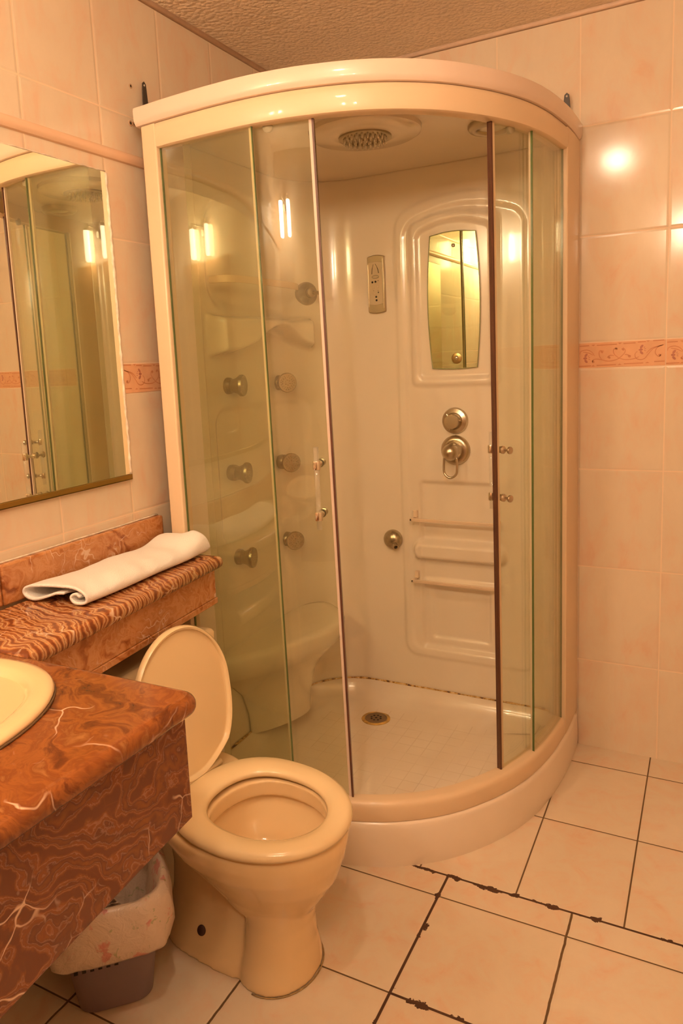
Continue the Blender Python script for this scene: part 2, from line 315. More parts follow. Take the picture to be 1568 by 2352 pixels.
# decorated border tiles
BT = pm('border_tile', (.80, .44, .25), .22, var=.06, scale=30); BO = pm('border_line', (.62, .25, .11), .3, var=.1, scale=40); BF = pm('border_flower', (.52, .20, .12), .3, var=.1, scale=40)
def ribbon(pts, wd, closed=False):
    p = crom([(a, b, 0) for a, b in pts], 6, closed); n = len(p); L = []
    for i in range(n):
        t = (p[(i+1) % n]-p[i-1]) if closed else (p[min(i+1, n-1)]-p[max(i-1, 0)]); t.normalize(); nv = Vector((-t.y, t.x, 0))
        k = wd*(.5+.5*math.sin(math.pi*min(1, max(0, i/(n-1)))))*.5+wd*.15
        L.append((p[i]-nv*k, p[i]+nv*k))
    V = []; F = []
    for a, b in L: V += [(a.x, a.y), (b.x, b.y)]
    for i in range(n-1): F.append((2*i, 2*i+1, 2*i+3, 2*i+2))
    return V, F
def motif():
    lines = [[(105, 330), (115, 295), (160, 275), (220, 275), (280, 305), (320, 360)], [(150, 300), (230, 315), (300, 350)],
             [(290, 450), (295, 425), (320, 408), (370, 408), (430, 420), (480, 435), (540, 440), (610, 430), (670, 405), (740, 345), (757, 295), (725, 262)],
             [(840, 380), (780, 360), (750, 358)], [(670, 405), (610, 355), (590, 310), (600, 275), (645, 268)], [(430, 420), (395, 375), (385, 325), (400, 290), (455, 300)],
             [(500, 390), (540, 362), (600, 365)], [(670, 405), (740, 425), (820, 428), (890, 418), (950, 395)],
             [(925, 320), (893, 360), (910, 415), (970, 437), (1030, 420), (1080, 360), (1150, 290), (1280, 245)], [(1050, 350), (1130, 285), (1280, 245)],
             [(1280, 245), (1200, 280), (1172, 330), (1182, 372), (1222, 402), (1252, 372)]]
    V = []; F = []; V2 = []; F2 = []
    def put(Vd, Fd, v, f):
        o = len(Vd); Vd.extend(v); Fd.extend([tuple(i+o for i in t) for t in f])
    for l in lines: put(V, F, *ribbon(l, 9))
    def leaf(cx, cy, a, b, ang, Vd, Fd, n=14):
        v = [(cx+a*math.cos(t)*math.cos(ang)-b*math.sin(t)*math.sin(ang), cy+a*math.cos(t)*math.sin(ang)+b*math.sin(t)*math.cos(ang)) for t in [k*2*math.pi/n for k in range(n)]]
        put(Vd, Fd, v, [tuple(range(n))])
    for cx, cy in ((195, 390), (985, 300)):
        for k, (dx, dy, an) in enumerate([(0, -42, 2.3), (-12, 0, 3.14), (0, 42, 3.9)]): leaf(cx+dx, cy+dy, 30, 17, an, V2, F2)
        for an in (-.7, -.2, .3): leaf(cx+48*math.cos(an), cy+48*math.sin(an), 15, 4, an, V2, F2, 8)
    for cx, cy in ((530, 390), (815, 385), (425, 310), (630, 272), (725, 285), (300, 440), (1235, 385)): leaf(cx, cy, 22, 15, .6, V, F)
    for x0, x1, y in ((100, 240, 215), (350, 640, 212), (730, 900, 205), (930, 1040, 195), (1140, 1290, 185), (90, 270, 500), (350, 630, 495), (740, 1010, 485), (1160, 1300, 470)):
        put(V, F, [(x0, y-6), (x1, y-9), (x1, y+5), (x0, y+8)], [(0, 1, 2, 3)])
    for x, y, s in ((300, 210, 1), (680, 200, 1), (1070, 185, 1), (300, 500, -1), (680, 492, -1), (1065, 480, -1)):
        put(V, F, [(x-30, y-8*s), (x+30, y-8*s), (x, y+12*s)], [(0, 1, 2)])
    return V, F, V2, F2
MO = motif()
def border(name, start, end, ax, sgn):
    # ax 0: on wall_back running +x ; ax 1: on wall_left running along y
    t = .0015
    n = int(round(abs(end-start)/.258)); me = []
    for k in range(n):
        a = start+sgn*.258*k; b = a+sgn*.258; lo, hi = min(a, b)+.0012, max(a, b)-.0012
        me.append(boxm(lo, hi, -t, 0, 1.3175, 1.3965) if ax == 0 else boxm(0, t, lo, hi, 1.3175, 1.3965))
    o = struct(name, joinm(*me), BT, smooth=False)
    for nm, V, F, mt in (('scroll_ornament', MO[0], MO[1], BO), ('flower_ornament', MO[2], MO[3], BF)):
        VV = []; FF = []
        for k in range(n):
            off = len(VV)
            for x, y in V:
                u = (x-85)/1230*.258; z = 1.398-(y-170)/360*.082
                s = start+sgn*(.258*k+u)
                VV.append((s, -t-.0004, z) if ax == 0 else (t+.0004, s, z))
            FF += [tuple(i+off for i in f) for f in F]
        me = bpy.data.meshes.new('m'); me.from_pydata(VV, [], FF); me.update(); link(nm, me, mt, o, smooth=False)
    return o
border('trim_4', 1.295-.258*5, 1.295+.258*4, 0, 1)
border('trim_5', -.756-.0, -.756-.258*2, 1, -1)

# ------------------------------------------------------------------ shower cabin
BP = [(.038, -.918), (.16, -.930), (.30, -.937), (.43, -.933), (.56, -.908), (.70, -.852), (.82, -.760), (.908, -.643), (.968, -.52), (1.004, -.39), (1.024, -.24), (1.031, -.12), (1.032, -.02)]
_c = crom([(x, y, 0) for x, y in BP], 16)
_l = [0.0]
for i in range(1, len(_c)): _l.append(_l[-1]+(_c[i]-_c[i-1]).length)
BL = _l[-1]
def B(s):
    if s <= 0: t = (_c[1]-_c[0]).normalized(); p = _c[0]+t*s
    elif s >= BL: t = (_c[-1]-_c[-2]).normalized(); p = _c[-1]+t*(s-BL)
    else:
        import bisect
        i = min(bisect.bisect_right(_l, s)-1, len(_c)-2); f = (s-_l[i])/(_l[i+1]-_l[i]); p = _c[i].lerp(_c[i+1], f)
        a = _c[max(0, i-3)]; b = _c[min(len(_c)-1, i+4)]; t = (b-a).normalized()
    return p, Vector((t.y, -t.x, 0))
def sB(x, y):
    best = min(range(len(_c)), key=lambda i: (_c[i].x-x)**2+(_c[i].y-y)**2); return _l[best]
def bp(s, off, z):
    p, n = B(s); q = p+n*off; return Vector((q.x, q.y, z))
def lsweep(s0, s1, prof, lean0, lean1, step=.012):
    # like sweep, but the two ends lean along the rail with height
    n = max(2, int((s1-s0)/step)+1); L_ = []
    for k in range(n):
        f = k/(n-1); L_.append([bp(s0+(s1-s0)*f+(lean0*(1-f)+lean1*f)*(1.07-z)/.9, o, z) for o, z in prof])
    return loftm(L_)
def sweep(s0, s1, prof, step=.02):
    n = max(2, int((s1-s0)/step)+1)
    return loftm([[bp(s0+(s1-s0)*k/(n-1), o, z) for o, z in prof] for k in range(n)])
S_PL, S_FL, S_DL, S_DR, S_FR, S_PR = .072, .380, .546, 1.026, 1.190, BL-.175
cabin = thing('shower_cabin', 'tall quadrant shower cabin with curved glass doors, cream frame and white back panels', 'shower cabin', (.55, -.45, 0))
cb = cabin
# back shell: plan curve, with moulded relief
WP = [(.078, -.895), (.063, -.82), (.06, -.70), (.06, -.6), (.06, -.5), (.06, -.4), (.06, -.31)]
WP += [(.29-.23*math.cos(a), -.275+.23*math.sin(a)) for a in [math.pi/2*k/8 for k in range(0, 9)]]
WP += [(.34+.06*k, -.045) for k in range(0, 10)] + [(.935, -.047), (.975, -.06), (.995, -.085)]
_w = [Vector((x, y, 0)) for x, y in WP]; _w = crom(_w, 8)
_wl = [0.0]
for i in range(1, len(_w)): _wl.append(_wl[-1]+(_w[i]-_w[i-1]).length)
WL = _wl[-1]
def W(s):
    import bisect
    s = max(0, min(WL-1e-6, s)); i = min(bisect.bisect_right(_wl, s)-1, len(_w)-2); f = (s-_wl[i])/(_wl[i+1]-_wl[i]); p = _w[i].lerp(_w[i+1], f)
    t = (_w[min(len(_w)-1, i+3)]-_w[max(0, i-2)]).normalized(); return p, Vector((t.y, -t.x, 0))
def rrect(x, z, x0, x1, z0, z1, r, arch=0):
    zt = z1+arch*(1-((x-(x0+x1)/2)/((x1-x0)/2))**2) if x0 < x < x1 else z1
    dx = max(x0-x, x-x1); dz = max(z0-z, z-zt)
    ax_, az_ = max(dx+r, 0), max(dz+r, 0)
    return min(max(dx+r, dz+r), 0)+math.hypot(ax_, az_)-r     # <0 inside
def ins(d, w_=.008): return 1-sm(-w_, w_, d)
def relief(p):
    x, y, z = p; h = 0
    if y > -.10 and x > .25:
        h += .0065*ins(rrect(x, z, .425, .905, .26, 1.87, .05, .05))
        h -= .005*ins(rrect(x, z, .455, .875, .29, 1.83, .04, .05), .006)
        h += .009*ins(rrect(x, z, .480, .79, 1.275, 1.83, .02, .03))
        h -= .010*ins(rrect(x, z, .505, .765, 1.30, 1.80, .02, .03), .007)
        h -= .013*ins(rrect(x, z, .495, .78, .30, .925, .012), .007)
        h += .036*ins(rrect(x, z, .472, .805, .64, .705, .03), .012)
        h += .012*ins(rrect(x, z, .50, .775, .535, .56, .01), .010)
        h += .014*ins(rrect(x, z, .53, .745, .335, .53, .01), .007)*-.6
        h -= .010*math.exp(-((x-.93)/.012)**2)-.006*math.exp(-((x-.96)/.012)**2)
    if x < .2 and y < -.10:
        h += .028*(1-sm(-.755, -.72, y))
        arch = 1.416+.085*math.exp(-((y+.34)/.16)**2) if y < -.2 else 1.416+.085*math.exp(-((y+.34)/.16)**2)
        inside = ins(max(-.69-y, y+.13), .010)*ins(max(z-1.53, arch-z), .012)
        h += .066*inside
        h -= .012*ins(rrect(y, z, -.67, -.15, .80, 1.24, .05), .015)
        h -= .014*ins(rrect(y, z, -.67, -.15, 1.56, 1.86, .08, .05), .02)
    return h
ZS = [.125+(.02 if k else 0)*0+k*(2.02-.125)/300 for k in range(301)]
NS = 330
rows = []
for k in range(NS+1):
    p, n = W(WL*k/NS)
    rows.append([(p+n*relief((p.x, p.y, z))).to_3d()+Vector((0, 0, z)) for z in ZS])
V = [v for r in rows for v in r]; nz = len(ZS)
F = [(i*nz+j, (i+1)*nz+j, (i+1)*nz+j+1, i*nz+j+1) for i in range(NS) for j in range(nz-1)]
me = bpy.data.meshes.new('m'); me.from_pydata([tuple(v) for v in V], [], F); me.update()
shell = link('back_panel', me, ACR, cb)
# shell gets an outer skin so it is not paper thin
so = shell.modifiers.new('s', 'SOLIDIFY'); so.thickness = .005; so.offset = 1 if False else -1
def closed_loop(off_f, zf, off_b, zb, nf=90, nb=70):
    pts = []
    for k in range(nf):
        s = BL*k/(nf-1); pts.append(bp(s, off_f, zf))
    for k in range(nb):
        s = (WL-.09)+(.105-(WL-.09))*k/(nb-1); p, n = W(s); q = p+n*off_b; pts.append(Vector((q.x, q.y, zb)))
    return pts
def ctr(z, n, c=(.36, -.22)): return [Vector((c[0], c[1], z))]*n
L = [closed_loop(.010, 0, -.015, 0), closed_loop(.013, .03, -.015, .03), closed_loop(.010, .110, -.015, .10), closed_loop(.0085, .120, -.015, .12), closed_loop(.004, .1275, -.012, .128), closed_loop(-.002, .130, -.004, .13),
     closed_loop(-.038, .130, .004, .1305), closed_loop(-.046, .122, .014, .127), closed_loop(-.052, .085, .024, .105), closed_loop(-.066, .068, .042, .078), closed_loop(-.085, .063, .07, .066)]
c0 = Vector((.42, -.38, .0)); last = L[-1]
for t, z in ((.3, .0615), (.6, .060), (.85, .059), (1.0, .0585)): L.append([v.lerp(Vector((.40, -.30, z)), t) for v in last]); [setattr(v, 'z', z) for v in L[-1]]
tm = loftm(L, True, False)
def tray_mat():
    m = bpy.data.materials.new('tray_floor_acrylic'); m.use_nodes = True; nt = m.node_tree; b = nt.nodes['Principled BSDF']; q = N(nt)
    tc = nn(nt, 'ShaderNodeTexCoord'); sp = nn(nt, 'ShaderNodeSeparateXYZ'); nt.links.new(tc.outputs['Object'], sp.inputs[0]); X, Y, Z = sp.outputs
    d = q.m('MINIMUM', q.line(X, 0, .052), q.line(Y, 0, .052)); gn = nn(nt, 'ShaderNodeNewGeometry'); s2 = nn(nt, 'ShaderNodeSeparateXYZ'); nt.links.new(gn.outputs['Normal'], s2.inputs[0]); low = q.m('MULTIPLY', q.m('LESS_THAN', Z, .0635), q.m('GREATER_THAN', s2.outputs[2], .8))
    g = q.m('MULTIPLY', q.step(d, .0006, .0014), low)
    faint = q.m('MULTIPLY', g, q.ramp(q.noise(tc.outputs['Object'], 9, 3), [(.42, .02), (.62, .30)]))
    base = q.ramp(q.noise(tc.outputs['Object'], 7, 4), [(.3, (.84, .69, .54)), (.7, (.88, .74, .59))])
    # rusty ring round the drain
    dd = q.m('SQRT', q.m('ADD', q.m('POWER', q.m('ADD', X, .55-.360), 2), q.m('POWER', q.m('ADD', Y, .45-.218-.0+.0-.0*1-.0), 2)))
    c1 = q.mixc(faint, base, (.52, .34, .20)); nt.links.new(c1, b.inputs['Base Color'])
    b.inputs['Roughness'].default_value = .2; b.inputs['Coat Weight'].default_value = .3
    bp_ = nn(nt, 'ShaderNodeBump'); bp_.inputs['Strength'].default_value = .15; bp_.inputs['Distance'].default_value = -.001; nt.links.new(g, bp_.inputs['Height']); nt.links.new(bp_.outputs[0], b.inputs['Normal']); return m
tray = link('shower_tray', tm, tray_mat(), cb, auto=60)
# drain
dr = (.362, -.215)
RUST = pm('rust_stain', (.68, .40, .10), .5, var=.5, scale=40)
dm = link('drain', lathem([(.0, .0), (.040, .0), (.042, .0015), (.039, .003), (.036, .0022), (.030, .0025), (.0, .0022)], (dr[0], dr[1], .0600), (0, 0, 1)), pm('drain_steel', (.28, .20, .12), .4, .8), cb)
link('rust_ring', lathem([(.037, .0), (.054, .0), (.051, .0012), (.038, .0018)], (dr[0], dr[1], .0602), (0, 0, 1), cap=False), RUST, dm)
hs = [lathem([(.0042, 0), (.0042, .0008)], (dr[0]+.018*math.cos(a), dr[1]+.018*math.sin(a), .0622), (0, 0, 1), 12) for a in [k*math.pi/4 for k in range(8)]]+[lathem([(.0045, 0), (.0045, .0008)], (dr[0], dr[1], .0622), (0, 0, 1), 12)]
link('drain_holes', joinm(*hs), HOLE, dm)
# caulk at the wall foot
CAULK = None
def caulk_mat():
    m = bpy.data.materials.new('stained_caulk'); m.use_nodes = True; nt = m.node_tree; b = nt.nodes['Principled BSDF']; q = N(nt); tc = nn(nt, 'ShaderNodeTexCoord')
    nt.links.new(q.ramp(q.noise(tc.outputs['Object'], 45, 5, .7), [(.38, (.80, .60, .34)), (.48, (.70, .42, .12)), (.56, (.34, .15, .03)), (.60, (.10, .04, .015))]), b.inputs['Base Color']); b.inputs['Roughness'].default_value = .6; return m
pts = []
for k in range(60):
    p, n = W(.05+(WL-.1)*k/59); q_ = p+n*.004; pts.append((q_.x, q_.y, .131))
link('caulk_bead', tubem(pts, [.0024+.0022*random.random() for _ in pts], 8), caulk_mat(), cb)
# posts, rails, cap
post_prof = lambda: [(-.030, .119), (.004, .119), (.0045, .6), (.0045, 2.046), (-.030, 2.046)]
link('left_post', sweep(.020, S_PL, [(-.034, .128), (.006, .128), (.006, 2.023), (-.034, 2.023)]), FRM, cb, bevel=.004)
link('right_post', sweep(S_PR, BL+.012, [(-.034, .128), (.006, .128), (.006, 2.023), (-.034, 2.023)]), FRM, cb, bevel=.004)
HR = [(-.036, 1.962), (-.003, 1.960), (.003, 1.963), (.006, 1.971), (.0065, 2.008), (.004, 2.018), (.000, 2.0225), (-.036, 2.0225)]
link('top_rail', sweep(S_PL+.0005, S_PR-.0005, HR, .012), FRM, cb, auto=35)
BR = [(-.036, .1305), (.004, .1305), (.0055, .137), (.0045, .170), (.0025, .179), (-.003, .185), (-.010, .187), (-.036, .187)]
link('bottom_rail', sweep(S_PL+.0005, S_PR-.0005, BR, .012), FRM, cb, auto=35)
CAP = [(-.045, 2.024), (-.002, 2.024), (.006, 2.026), (.011, 2.032), (.013, 2.040), (.014, 2.064), (.012, 2.071), (.006, 2.073), (-.045, 2.073)]
link('roof_cap', sweep(.004, BL+.010, CAP, .012), CAPM, cb, auto=35)
rl = closed_loop(-.035, 2.018, .0, 2.018)
rc_ = Vector((.45, -.42, 2.018)); up_ = Vector((0, 0, .05))
link('roof_panel', loftm([[rc_]*len(rl), [v.lerp(rc_, .5) for v in rl], rl, [v+up_ for v in rl], [rc_+up_]*len(rl)], False, False), ACR, cb, auto=40)
# roof fittings
sh = (.543, -.545)
rd = link('shower_head', lathem([(.160, 2.021), (.158, 2.006), (.150, 2.001), (.100, 2.003), (.085, 2.001), (.074, 1.998), (0, 1.997)], (sh[0], sh[1], 0), (0, 0, 1), 64), ACR, cb, auto=40)
link('spray_plate', lathem([(.075, 2.0), (.075, 1.994), (.070, 1.992), (0, 1.992)], (sh[0], sh[1], 0), (0, 0, 1), 48), GRY, rd, auto=40)
nz_ = []
for k, (rad, cnt) in enumerate(((.0, 1), (.015, 6), (.030, 12), (.045, 18), (.060, 24))):
    for j in range(cnt):
        a = 2*math.pi*j/cnt+k*.2; nz_.append(lathem([(.0028, 0), (.0026, -.010), (.0015, -.013)], (sh[0]+rad*math.cos(a), sh[1]+rad*math.sin(a), 1.9925), (0, 0, 1), 8))
link('spray_nozzles', joinm(*nz_), pm('nozzle_rubber', (.74, .66, .52), .35), rd)
lp = (.858, -.372)
lr = link('roof_light', lathem([(.068, 2.021), (.068, 2.010), (.062, 2.001), (.048, 1.999), (.042, 2.004), (.040, 2.012)], (lp[0], lp[1], 0), (0, 0, 1), 48), SAT, cb, auto=60)
link('light_lens', lathem([(.042, 2.009), (.030, 2.005), (0, 2.003)], (lp[0], lp[1], 0), (0, 0, 1), 32), pm('frosted_lens', (.85, .76, .62), .3), lr)
# glass
LEAN = .015
def pane(name, s0, s1, off, z0, z1, parent, edges, l0=0, l1=0):
    o = link(name, lsweep(s0, s1, [(off-.0025, z0), (off+.0025, z0), (off+.0025, z1), (off-.0025, z1)], l0, l1), GLS, parent, auto=30)
    for s in edges:
        l = l0 if s < (s0+s1)/2 else l1
        link('glass_edge', lsweep(s-.0012, s+.0012, [(off-.0028, z0), (off+.0028, z0), (off+.0028, z1), (off-.0028, z1)], l, l), GEDGE, o, smooth=False)
    return o
pane('fixed_glass', S_PL-.01, S_FL, -.010, .160, 1.98, cb, (S_PL+.002, S_FL), 0, LEAN*.7)
pane('fixed_glass', S_FR, S_PR+.01, -.010, .160, 1.98, cb, (S_FR, S_PR-.003))
link('guide_strip', lsweep(S_FL-.010, S_FL-.002, [(-.020, .18), (-.013, .18), (-.013, 1.97), (-.020, 1.97)], LEAN*.7, LEAN*.7), pm('clear_strip', (.66, .52, .33), .25), cb, smooth=False)
link('guide_strip', sweep(S_FR+.002, S_FR+.008, [(-.020, .18), (-.013, .18), (-.013, 1.97), (-.020, 1.97)]), pm('clear_strip', (.66, .52, .33), .25), cb, smooth=False)
def door(s0, s1, edge, left):
    le = LEAN if left else LEAN*.45
    d = pane('sliding_door', s0, s1, -.026, .180, 1.970, cb, (), 0 if left else le, le if left else 0)
    sg = -1 if left else 1
    a, b = sorted((edge, edge+sg*.005)); link('edge_seal', lsweep(a, b, [(-.033, .180), (-.019, .180), (-.019, 1.970), (-.033, 1.970)], le, le), SEAL, d, smooth=False)
    a, b = sorted((edge+sg*.006, edge+sg*(.013 if left else .017))); link('edge_strip', lsweep(a, b, [(-.0295, .180), (-.0225, .180), (-.0225, 1.970), (-.0295, 1.970)], le, le), WSEAL if left else pm('clear_strip2', (.66, .5, .3), .2), d, smooth=False)
    out = 1 if left else -1           # side on which the bar sits
    sh_ = edge+sg*(.041 if left else .030)
    bar = -.026+out*.034
    hb = link('handle_bar', tubem([bp(sh_, bar, .950), bp(sh_, bar, 1.165)], .0068, 16), ACRC, d)
    for z in (.985, 1.118):
        p0 = bp(sh_, bar, z); n = B(sh_)[1]*out
        ax = -n
        link('handle_clamp', joinm(lathem([(.0095, -.011), (.0100, -.009), (.0100, .009), (.0095, .011)], p0, (0, 0, 1), 24), lathem([(.0055, 0), (.0055, .031)], p0, ax, 16), lathem([(.009, .0265), (.009, .0312)], p0, ax, 24)), CHR, d, auto=40)
        link('handle_knob', lathem([(.011, .037), (.011, .042), (.008, .045), (.0035, .047), (.0035, .057), (.0095, .060), (.0105, .063), (.0095, .066), (0, .0665)], p0, ax, 24), SAT, d, auto=40)
    link('door_roller', joinm(lathem([(.012, -.006), (.013, 0), (.012, .006)], bp(sh_+(-.10 if left else .06), -.032, 1.958), B(sh_)[1], 20)), pm('roller_nylon', (.5, .42, .3), .4), d)
    return d
door(.14, S_DL, S_DL, True); door(S_DR, S_PR, S_DR, False)
# wall fittings: body jets
def jet(y_or_s, z, dirv):
    p, n = W(y_or_s); p = Vector((p.x, p.y, z))
    a = n.copy()
    m1 = lathem([(.025, -.01), (.027, .0), (.026, .010), (.019, .020), (.019, .026)], p, a, 28)
    d = Vector(dirv).normalized(); c = p+a*.030
    m2 = lathem([(.0, -.020), (.016, -.018), (.022, -.010), (.0225, -.003), (.027, .008), (.034, .016), (.0345, .024), (.032, .029), (.0, .0295)], c, d, 32)
    j = link('body_jet', joinm(m1, m2), GRY, cb, auto=40)
    t = d.orthogonal().normalized(); s_ = d.cross(t); dots = []
    for rad, cnt in ((.009, 6), (.018, 14), (.024, 18)):
        for k in range(cnt):
            an = 2*math.pi*k/cnt; dots.append(lathem([(.0013, .0292), (.0013, .0302)], c+(t*math.cos(an)+s_*math.sin(an))*rad, d, 6))
    link('jet_nozzles', joinm(*dots), pm('jet_nozzle', (.35, .22, .08), .5), j)
def sW(x, y):
    i = min(range(len(_w)), key=lambda i: (_w[i].x-x)**2+(_w[i].y-y)**2); return _wl[i]
for z in (1.315, 1.034, .752): jet(sW(.06, -.603), z, (1, .25, 0))
for z in (1.310, 1.025, .738): jet(sW(.062, -.285), z, (.72, -.70, 0))
# hand shower holder in the corner
p, n = W(sW(.105, -.13)); p = Vector((p.x, p.y, 1.625)); 
link('shower_holder', joinm(lathem([(.042, -.01), (.042, .002), (.036, .012), (.022, .024), (.017, .034), (.019, .044), (.016, .052), (0, .054)], p, n, 32), tubem([p+n*.040, p+n*.048+Vector((.028, .0, -.004)), p+n*.05+Vector((.045, 0, -.006))], .007, 12)), GRY, cb, auto=50)
# remote control panel
px, pz = .352, 1.642
pa = (pm('panel_satin', (.46, .36, .22), .3, .7))
def slab(cx, cz, w_, h_, y0, t, arch=.006, n=10, bow=0):
    top = [(cx-w_/2+w_*k/n, cz+h_/2-arch*(2*k/n-1)**2) for k in range(n+1)]; bot = [(cx+w_/2-w_*k/n, cz-h_/2+arch*(2*k/n-1)**2) for k in range(n+1)]
    lp_ = top+bot
    return loftm([[Vector((x, y0+.004, z)) for x, z in lp_], [Vector((x, y0-t, z)) for x, z in lp_]])
cp = link('control_panel', slab(px, pz, .066, .205, -.045, .012), pa, cb, bevel=.003)
fp = link('panel_face', slab(px-.001, pz+.003, .052, .152, -.057, .002, .004), pm('panel_pale', (.62, .48, .30), .35), cp, bevel=.001)
link('panel_edge_highlight', joinm(boxm(px+.0275, px+.030, -.0592, -.057, pz-.085, pz+.088), boxm(px-.0305, px-.0290, -.0592, -.057, pz-.078, pz+.07)), CHR, cp, smooth=False)
yb = -.0595
link('panel_marks', joinm(tubem(crom([(px-.007, yb, pz+.070), (px-.012, yb, pz+.056), (px-.014, yb, pz+.036)], 5), [.0007]*5+[.0011]*6, 6), tubem(crom([(px+.000, yb, pz+.071), (px+.008, yb, pz+.056), (px+.0125, yb, pz+.038)], 5), [.0007]*5+[.0011]*6, 6)), HOLE, cp)
link('panel_display', tubem([(px-.001+.013*math.cos(a), yb, pz+.026+.0055*math.sin(a)) for a in [k*math.pi/12 for k in range(24)]], .0011, 6, closed=True), pm('display_rim', (.40, .34, .22), .4), cp)
for dx, dz, r_ in ((-.013, .008, .0042), (-.001, .009, .0042), (.009, .012, .0015), (.000, -.044, .0040), (.001, -.056, .0042), (.009, -.029, .0025), (-.009, -.022, .0012), (.008, -.022, .0012)):
    link('panel_button', lathem([(r_, 0), (r_*.8, .0012), (0, .0015)], (px+dx, -.0585, pz+dz), (0, -1, 0), 14), HOLE, cp)
for dx, dz in ((-.010, -.012), (.008, -.009), (-.008, -.032)):
    link('panel_button', lathem([(.0048, 0), (.0045, .001), (.003, .0012), (0, .0008)], (px+dx, -.0585, pz+dz), (0, -1, 0), 16), pm('button_pale', (.66, .5, .32), .35), cp)
# cabin mirror
def mirror_outline(cx, z0, z1, w0, w1, n=12, g=0):
    L_ = []
    R_ = [(cx+(w0/2+(w1/2-w0/2)*math.sin(math.pi*(.12+.76*k/n)))+g, z0+(z1-z0)*k/n) for k in range(n+1)]
    T_ = [(cx+(w0/2)*(1-2*k/8), z1+.008*(1-(1-2*k/8)**2)+g) for k in range(1, 8)]
    L2 = [(2*cx-x, z) for x, z in R_[::-1]]
    B_ = [(cx-(w0/2)*(1-2*k/8), z0-.004*(1-(1-2*k/8)**2)-g) for k in range(1, 8)]
    return R_+T_+L2+B_
mo = mirror_outline(.635, 1.335, 1.785, .145, .185); cxm, czm = .635, 1.56
gm = link('cabin_mirror', loftm([[Vector((x, -.046, z)) for x, z in mo], [Vector((x, -.052, z)) for x, z in mo]]), MIR2, cb, smooth=False)
link('mirror_edge', tubem([(x, -.0525, z) for x, z in mo], .0016, 6, closed=True), pm('mirror_edge_green', (.32, .32, .14), .3), gm)
link('mirror_screw', lathem([(.0065, 0), (.0060, .004), (.003, .006), (0, .0065)], (.638, -.052, 1.746), (0, -1, 0), 20), CHR, gm)
sc2 = link('mirror_screw', lathem([(.0075, 0), (.0070, .004), (.003, .0065), (0, .007)], (.643, -.052, 1.369), (0, -1, 0), 20), CHR, gm)
link('mirror_tarnish', lathem([(.019, 0), (.018, .0003), (0, .0004)], (.643, -.052, 1.367), (0, -1, 0), 24), pm('tarnish', (.42, .30, .12), .25, .9), gm)
# diverter knob and mixer lever
y0 = -.048
kx, kz = .632, 1.150
link('diverter_knob', joinm(lathem([(.047, -.01), (.047, .002), (.043, .010), (.030, .015), (.027, .013)], (kx, y0, kz), (0, -1, 0), 40), lathem([(.025, .010), (.025, .046), (.0245, .0475), (.0, .048)], (kx, y0, kz), (0, -1, 0), 36),
     *[tubem([(kx+.024*math.cos(a), y0-.036, kz+.024*math.sin(a)), (kx+.033*math.cos(a), y0-.036, kz+.033*math.sin(a))], .0032, 8) for a in (2.2, .1, 4.3)]), SAT, cb, auto=40)
kx, kz = .632, 1.046
ml = link('mixer_valve', joinm(lathem([(.053, -.01), (.053, .003), (.048, .012), (.036, .017), (.031, .015), (.029, .030), (.024, .040)], (kx, y0, kz), (0, -1, 0), 40), spherem((kx, y0-.060, kz), .029)), SAT, cb, auto=50)
lo = [(kx-.022, y0-.062, kz-.016), (kx-.0235, y0-.063, kz-.05), (kx-.022, y0-.064, kz-.072), (kx-.012, y0-.065, kz-.085), (kx+.0, y0-.065, kz-.0895), (kx+.012, y0-.065, kz-.085), (kx+.022, y0-.064, kz-.072), (kx+.0235, y0-.063, kz-.05), (kx+.022, y0-.062, kz-.016)]
link('mixer_lever', tubem(crom(lo, 6), .0042, 12), SAT, ml)
# foot spout
link('water_outlet', joinm(spherem((.385, -.052, .705), .037, 1, .8, 1), lathem([(.011, 0), (.010, .030), (.007, .030), (.006, .012)], (.392, -.064, .695), (.55, -.75, -.35), 20)), GRY, cb, auto=50)
# towel rails on the moulded shelves
RAILM = pm('ivory_rail', (.86, .66, .48), .25)
for z in (.800, .570):
    r = link('shelf_rail', joinm(boxm(.470, .790, -.098, -.090, z-.011, z), ), RAILM, cb, bevel=.0015)
    link('rail_bracket', joinm(boxm(.470, .478, -.098, -.050, z-.010, z-.001), boxm(.471, .485, -.062, -.046, z-.004, z+.022)), RAILM, r, bevel=.0015)
    link('rail_bracket', boxm(.782, .790, -.098, -.050, z-.010, z-.001), RAILM, r, bevel=.0015)
    link('rail_groove', joinm(boxm(.476, .784, -.0985, -.0978, z-.0040, z-.0034), boxm(.476, .784, -.0985, -.0978, z-.0078, z-.0072)), pm('groove_shadow_dirt', (.55, .36, .2), .6), r, smooth=False)
# gallery rail over the console shelf on the left wall
gpts = crom([(.066, -.672, 1.640), (.105, -.670, 1.640), (.135, -.645, 1.640), (.145, -.57, 1.640), (.148, -.45, 1.640), (.146, -.33, 1.640), (.135, -.25, 1.640), (.115, -.215, 1.640)], 6)
prof = [(-.0025, -.011), (.0025, -.011), (.0025, .011), (-.0025, .011)]
lo = []
for i, p in enumerate(gpts):
    t = (gpts[min(i+1, len(gpts)-1)]-gpts[max(i-1, 0)]).normalized(); n = Vector((t.y, -t.x, 0)); lo.append([p+n*a+Vector((0, 0, b)) for a, b in prof])
link('gallery_rail', loftm(lo), FRM, cb, bevel=.001)
